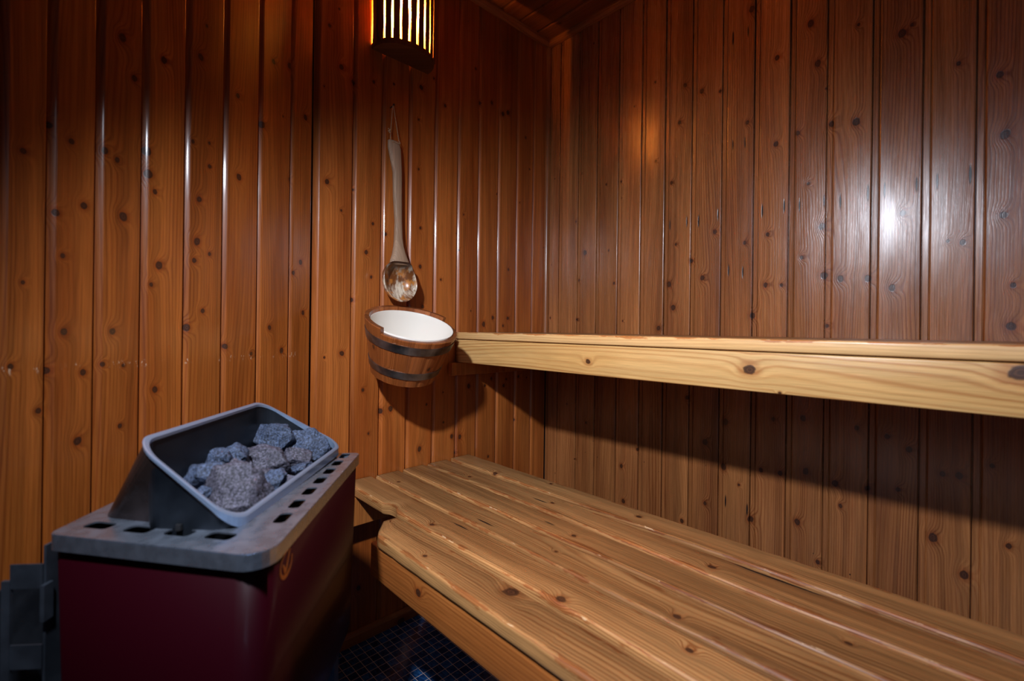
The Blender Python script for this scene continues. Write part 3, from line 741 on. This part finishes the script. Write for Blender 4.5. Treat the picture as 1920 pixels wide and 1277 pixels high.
# lining: thin white plastic pail with a rolled lip
N_ = 72; prof = [(.1085, .000), (.1098, .0025), (.1108, .001), (.1100, -.004), (.1060, -.02), (.0890, -.148), (.0880, -.150), (.0865, -.148), (.1040, -.02), (.1080, -.001)]
L = [[bp(k / N_ * 2 * math.pi, r, h) for k in range(N_)] for r, h in [(.0002, -.1375), (.0810, -.1375), (.0825, -.134), (.1132, -.010), (.1160, .0010), (.1170, .0030), (.1178, .0015), (.1160, -.010)]]
from_bm('lining', loft(L), M['liner'], bucket, smooth=True)
L = [[bp(k / N_ * 2 * math.pi, r, h) for k in range(N_)] for r, h in [(.0002, -.1385), (.0822, -.1385), (.0800, -.147), (.0002, -.147)]]
from_bm('bottom', loft(L), M['stave'], bucket)
# wooden hanger block between bucket and wall
q = bp(R(90), wallr(-.03) + .002, -.03)
from_bm('hanger', box_bm(q.x - .02, q.x + .02, q.y + .001, BW - .0005, q.z - .004, q.z + .018, .002), M['apron'], bucket)
0 and from_bm('hanger_lip', box_bm(q.x - .02, q.x + .02, q.y - .012, q.y + .003, q.z - .03, q.z + .006, .002), M['apron'], bucket)

# ------------------------------------------------------------------ ladle on its nail
ladle = empty('sauna_ladle', (.735, BW - .03, 1.06), 'long wooden ladle with patchy pale and brown bowl hanging by a cord from a nail', 'ladle')
HW = [(1.4985, .7003, .7350, .0065), (1.4960, .6988, .7367, .0075), (1.477, .699, .7427, .008), (1.4533, .7049, .7442, .0085), (1.4055, .7169, .7467, .009), (1.3296, .7196, .7477, .009), (1.2541, .7257, .7488, .009),
      (1.2025, .7225, .7495, .010), (1.1764, .7183, .7504, .012), (1.1502, .711, .7560, .014), (1.1286, .7009, .7652, .013), (1.120, .700, .7652, .010)]
loops = []
for z, xl, xr, t in HW:
    cx, hw = (xl + xr) / 2, (xr - xl) / 2; f = max(0, (1.22 - z) / .1); cy = 1.289 - .020 * min(1, f)
    loops.append([(cx + hw * math.copysign(abs(math.cos(k / 16 * 6.2832)) ** .7, math.cos(k / 16 * 6.2832)), cy + t * math.copysign(abs(math.sin(k / 16 * 6.2832)) ** .7, math.sin(k / 16 * 6.2832)), z) for k in range(16)])
# denser along the length so it reads as carved
dense = []
for A, B in zip(loops, loops[1:]):
    for j in range(3): dense.append([tuple(Vector(p).lerp(Vector(q_), j / 3)) for p, q_ in zip(A, B)])
dense.append(loops[-1])
from_bm('handle', loft(dense, True, True, True), M['handle'], ladle, smooth=True)
OUT = [(1.1286, .700, .766), (1.1082, .6756, .7639 + .004), (1.088, .6689, .7771), (1.0683, .6681, .7834), (1.0489, .6705, .7825), (1.0299, .6804, .7727), (1.0158, .6942, .7623), (1.0059, .7138, .7421)]
ol = [(xl, z) for z, xl, xr in OUT] + [(xr, z) for z, xl, xr in OUT[::-1]]
def resample(pts, n):
    P_ = [Vector(p) for p in pts]; P_.append(P_[0]); d = [0]
    for a, b in zip(P_, P_[1:]): d.append(d[-1] + (b - a).length)
    out = []
    for k in range(n):
        t = d[-1] * k / n; i = max(j for j in range(len(d) - 1) if d[j] <= t); out.append(P_[i].lerp(P_[i + 1], (t - d[i]) / max(1e-9, d[i + 1] - d[i])))
    for _ in range(3): out = [(out[i - 1] + out[i] * 2 + out[(i + 1) % n]) / 4 for i in range(n)]
    return out
ol = resample(ol, 48); bc = Vector((.728, 1.062)); YR = 1.248
def bl(r, depth, tilt=.10): 
    pts = []
    for p in ol:
        q_ = bc + (p - bc) * r; pts.append((q_.x, YR + depth + (q_.y - bc.y) * tilt, q_.y))
    return pts
bowl_loops = [bl(1.0, .001), bl(.985, -.0015), bl(.94, -.001)]
for k in range(1, 10):
    r = .92 * math.cos(k / 9 * 1.5708 * .97); bowl_loops.append(bl(r, .038 * math.sin(k / 9 * 1.5708)))
outer = [bl(1.0, .003)]
for k in range(1, 10):
    r = 1.0 * math.cos(k / 9 * 1.5708 * .97); outer.append(bl(r, .046 * math.sin(k / 9 * 1.5708)))
from_bm('bowl', loft(outer[::-1] + bowl_loops, True, True, True), M['bowl'], ladle, smooth=True)
hook = Vector((.7175, BW - .016, 1.608))
from_bm('hanging_cord', tube([hook + Vector((-.0012, 0, -.001)), (.7095, 1.292, 1.530), (.7078, 1.2900, 1.500), (.7090, 1.2790, 1.492), (.7120, 1.279, 1.493), (.7330, 1.279, 1.491), (.7372, 1.282, 1.494), (.7362, 1.2900, 1.506), hook + Vector((.0014, 0, -.001)), hook + Vector((0, -.001, .0015)), hook + Vector((-.0012, 0, -.001))], .0013, 7), M['cord'], ladle)
bm = bmesh.new()
for (dx, dz, r) in ((0, 0, .0034), (-.003, -.003, .0028), (.001, -.006, .003), (-.004, .004, .002)):
    b2 = bmesh.ops.create_icosphere(bm, subdivisions=2, radius=r, matrix=Matrix.Translation(Vector((.7050 + dx, 1.2895, 1.528 + dz))))
from_bm('cord_knot', bm, M['cord'], ladle, smooth=True)
bm = tube([(hook.x, BW + .004, hook.z - .002), (hook.x, BW - .020, hook.z + .002)], .0017, 10)
bmesh.ops.create_cone(bm, segments=12, cap_ends=True, radius1=.0034, radius2=.0034, depth=.0015, matrix=Matrix.Translation((hook.x, BW - .0205, hook.z + .002)) @ Matrix.Rotation(R(90), 4, 'X'))
tag(from_bm('nail', bm, M['nail'], loc=(hook.x, BW - .008, hook.z)), 'dark iron nail in the back wall holding the ladle cord', 'nail')

# ------------------------------------------------------------------ wall lamp
LX0, LX1, LZ0, LZ1, LPR = .655, .850, 1.762, 2.050, .092
lamp = empty('wall_lamp', ((LX0 + LX1) / 2, BW, LZ0), 'glowing half-round wall lamp with vertical wooden slats on the back wall', 'lamp')
LC = (LX0 + LX1) / 2; LR = (LX1 - LX0) / 2
def arcp(t, r=1.0, dy=0): return (LC + LR * r * math.cos(t), BW - LPR * r * math.sin(t) ** .8 + dy if math.sin(t) > 0 else BW)
for z0, z1 in ((LZ0, LZ0 + .016), (LZ1 - .016, LZ1)):
    L = [[(*arcp(math.pi * k / 24, 1.02), z) for k in range(25)] for z in (z0, z1)]
    from_bm('end_plate', loft(L, True, True, True), M['lampwood'], lamp)
from_bm('side_panel', box_bm(LX1 - .010, LX1 - .003, BW - .050, BW - .001, LZ0 + .012, LZ1 - .012, .001), M['lampwood'], lamp)
from_bm('side_panel', box_bm(LX0 + .003, LX0 + .010, BW - .048, BW - .007, LZ0 + .012, LZ1 - .012, .001), M['lampwood'], lamp)
ns = 12
for i in range(ns):
    t = math.pi * (i + .45) / (ns - .1); x, y = arcp(t, .985); x2, y2 = arcp(t + .02, .985)
    tx = Vector((x2 - x, y2 - y, 0)).normalized(); nx = Vector((-tx.y, tx.x, 0)); c = Vector((x, y, 0)); w = .0094; d = .004
    L = []
    for z in (LZ0 + .008, LZ0 + .06, LZ0 + .15, LZ1 - .008):
        w_ = w * (1 + .10 * math.sin(i * 2.3 + z * 40)); L.append([c + tx * sx * w_ + nx * sy * d + Vector((0, 0, z)) for sx, sy in ((-1, -.6), (-.8, -1), (.8, -1), (1, -.6), (1, 1), (-1, 1))])
    from_bm('slat', loft(L, True, True, True), M['lampwood'], lamp)
L = [[(LC + .050 * math.cos(math.pi * 2 * k / 24), BW - .046 + .034 * math.sin(math.pi * 2 * k / 24), z) for k in range(24)] for z in (LZ0 + .018, LZ0 + .020, LZ1 - .03)]
bulb_c = Vector((.734, BW - .058, 1.915))
bm = bmesh.new(); bmesh.ops.create_uvsphere(bm, u_segments=20, v_segments=12, radius=.020, matrix=Matrix.Translation(bulb_c))
for v in bm.verts:
    if v.co.z > bulb_c.z: v.co.z = bulb_c.z + (v.co.z - bulb_c.z) * 1.5
from_bm('light_bulb', bm, M['bulb'], lamp, smooth=True)
from_bm('bulb_socket', tube([(bulb_c.x, bulb_c.y, bulb_c.z + .028), (bulb_c.x, bulb_c.y, LZ1 - .014)], .014, 14), M['liner'], lamp)
# frosted shade behind the slats, open front side half cylinder against the wall
L = []
for z in (LZ0 + .017, LZ1 - .017):
    L.append([(LC + (LR - .012) * math.cos(math.pi * k / 20), BW - .003 - .012 * math.sin(math.pi * k / 20), z) for k in range(21)])
from_bm('back_reflector', loft(L, True, True, True), M['frost'], lamp)

# ------------------------------------------------------------------ light
def light(name, typ, loc, target, power, col, **kw):
    l = bpy.data.lights.new(name, typ); l.energy = power; l.color = col
    for k, v in kw.items(): setattr(l, k, v)
    o = bpy.data.objects.new(name, l); C.objects.link(o); o.location = loc
    o.rotation_euler = (Vector(target) - Vector(loc)).to_track_quat('-Z', 'Y').to_euler(); return o
light('lamp_glow', 'POINT', bulb_c - Vector((0, .0, .03)), (0, 0, 0), 90.0, (1.0, .33, .04), shadow_soft_size=.018)
light('hand_light', 'SPOT', (-.13, .383, 1.516), (1.13, .85, .29), 86, (.87, .93, 1.06), shadow_soft_size=.028, spot_size=R(110), spot_blend=1.0)
light('doorway_daylight', 'AREA', (-.45, -.45, 1.45), (1.3, .25, .85), 1.0, (.50, .66, 1.0), shape='RECTANGLE', size=.45, size_y=.7, spread=R(80))
w = bpy.data.worlds.new('World'); bpy.context.scene.world = w; w.use_nodes = True
w.node_tree.nodes['Background'].inputs[0].default_value = (.55, .65, 1, 1); w.node_tree.nodes['Background'].inputs[1].default_value = .045

# ------------------------------------------------------------------ camera
cam = bpy.data.cameras.new('Camera'); co = bpy.data.objects.new('Camera', cam); C.objects.link(co)
cam.sensor_width = 36; cam.lens = 876 / 1920 * 36; cam.shift_y = -22.5 / 1920; cam.clip_start = .02
co.matrix_world = Matrix.Translation((0, 0, .93)) @ Matrix.Rotation(R(-43.6), 4, 'Z') @ Matrix.Rotation(R(90), 4, 'X') @ Matrix.Rotation(R(.7), 4, 'Z')
cam.dof.use_dof = True; cam.dof.focus_distance = 1.5; cam.dof.aperture_fstop = 3.2
sc = bpy.context.scene; sc.camera = co
sc.view_settings.view_transform = 'Standard'; sc.view_settings.look = 'None'; sc.view_settings.gamma = 1; sc.view_settings.use_curve_mapping = False
sc.view_settings.exposure = 0
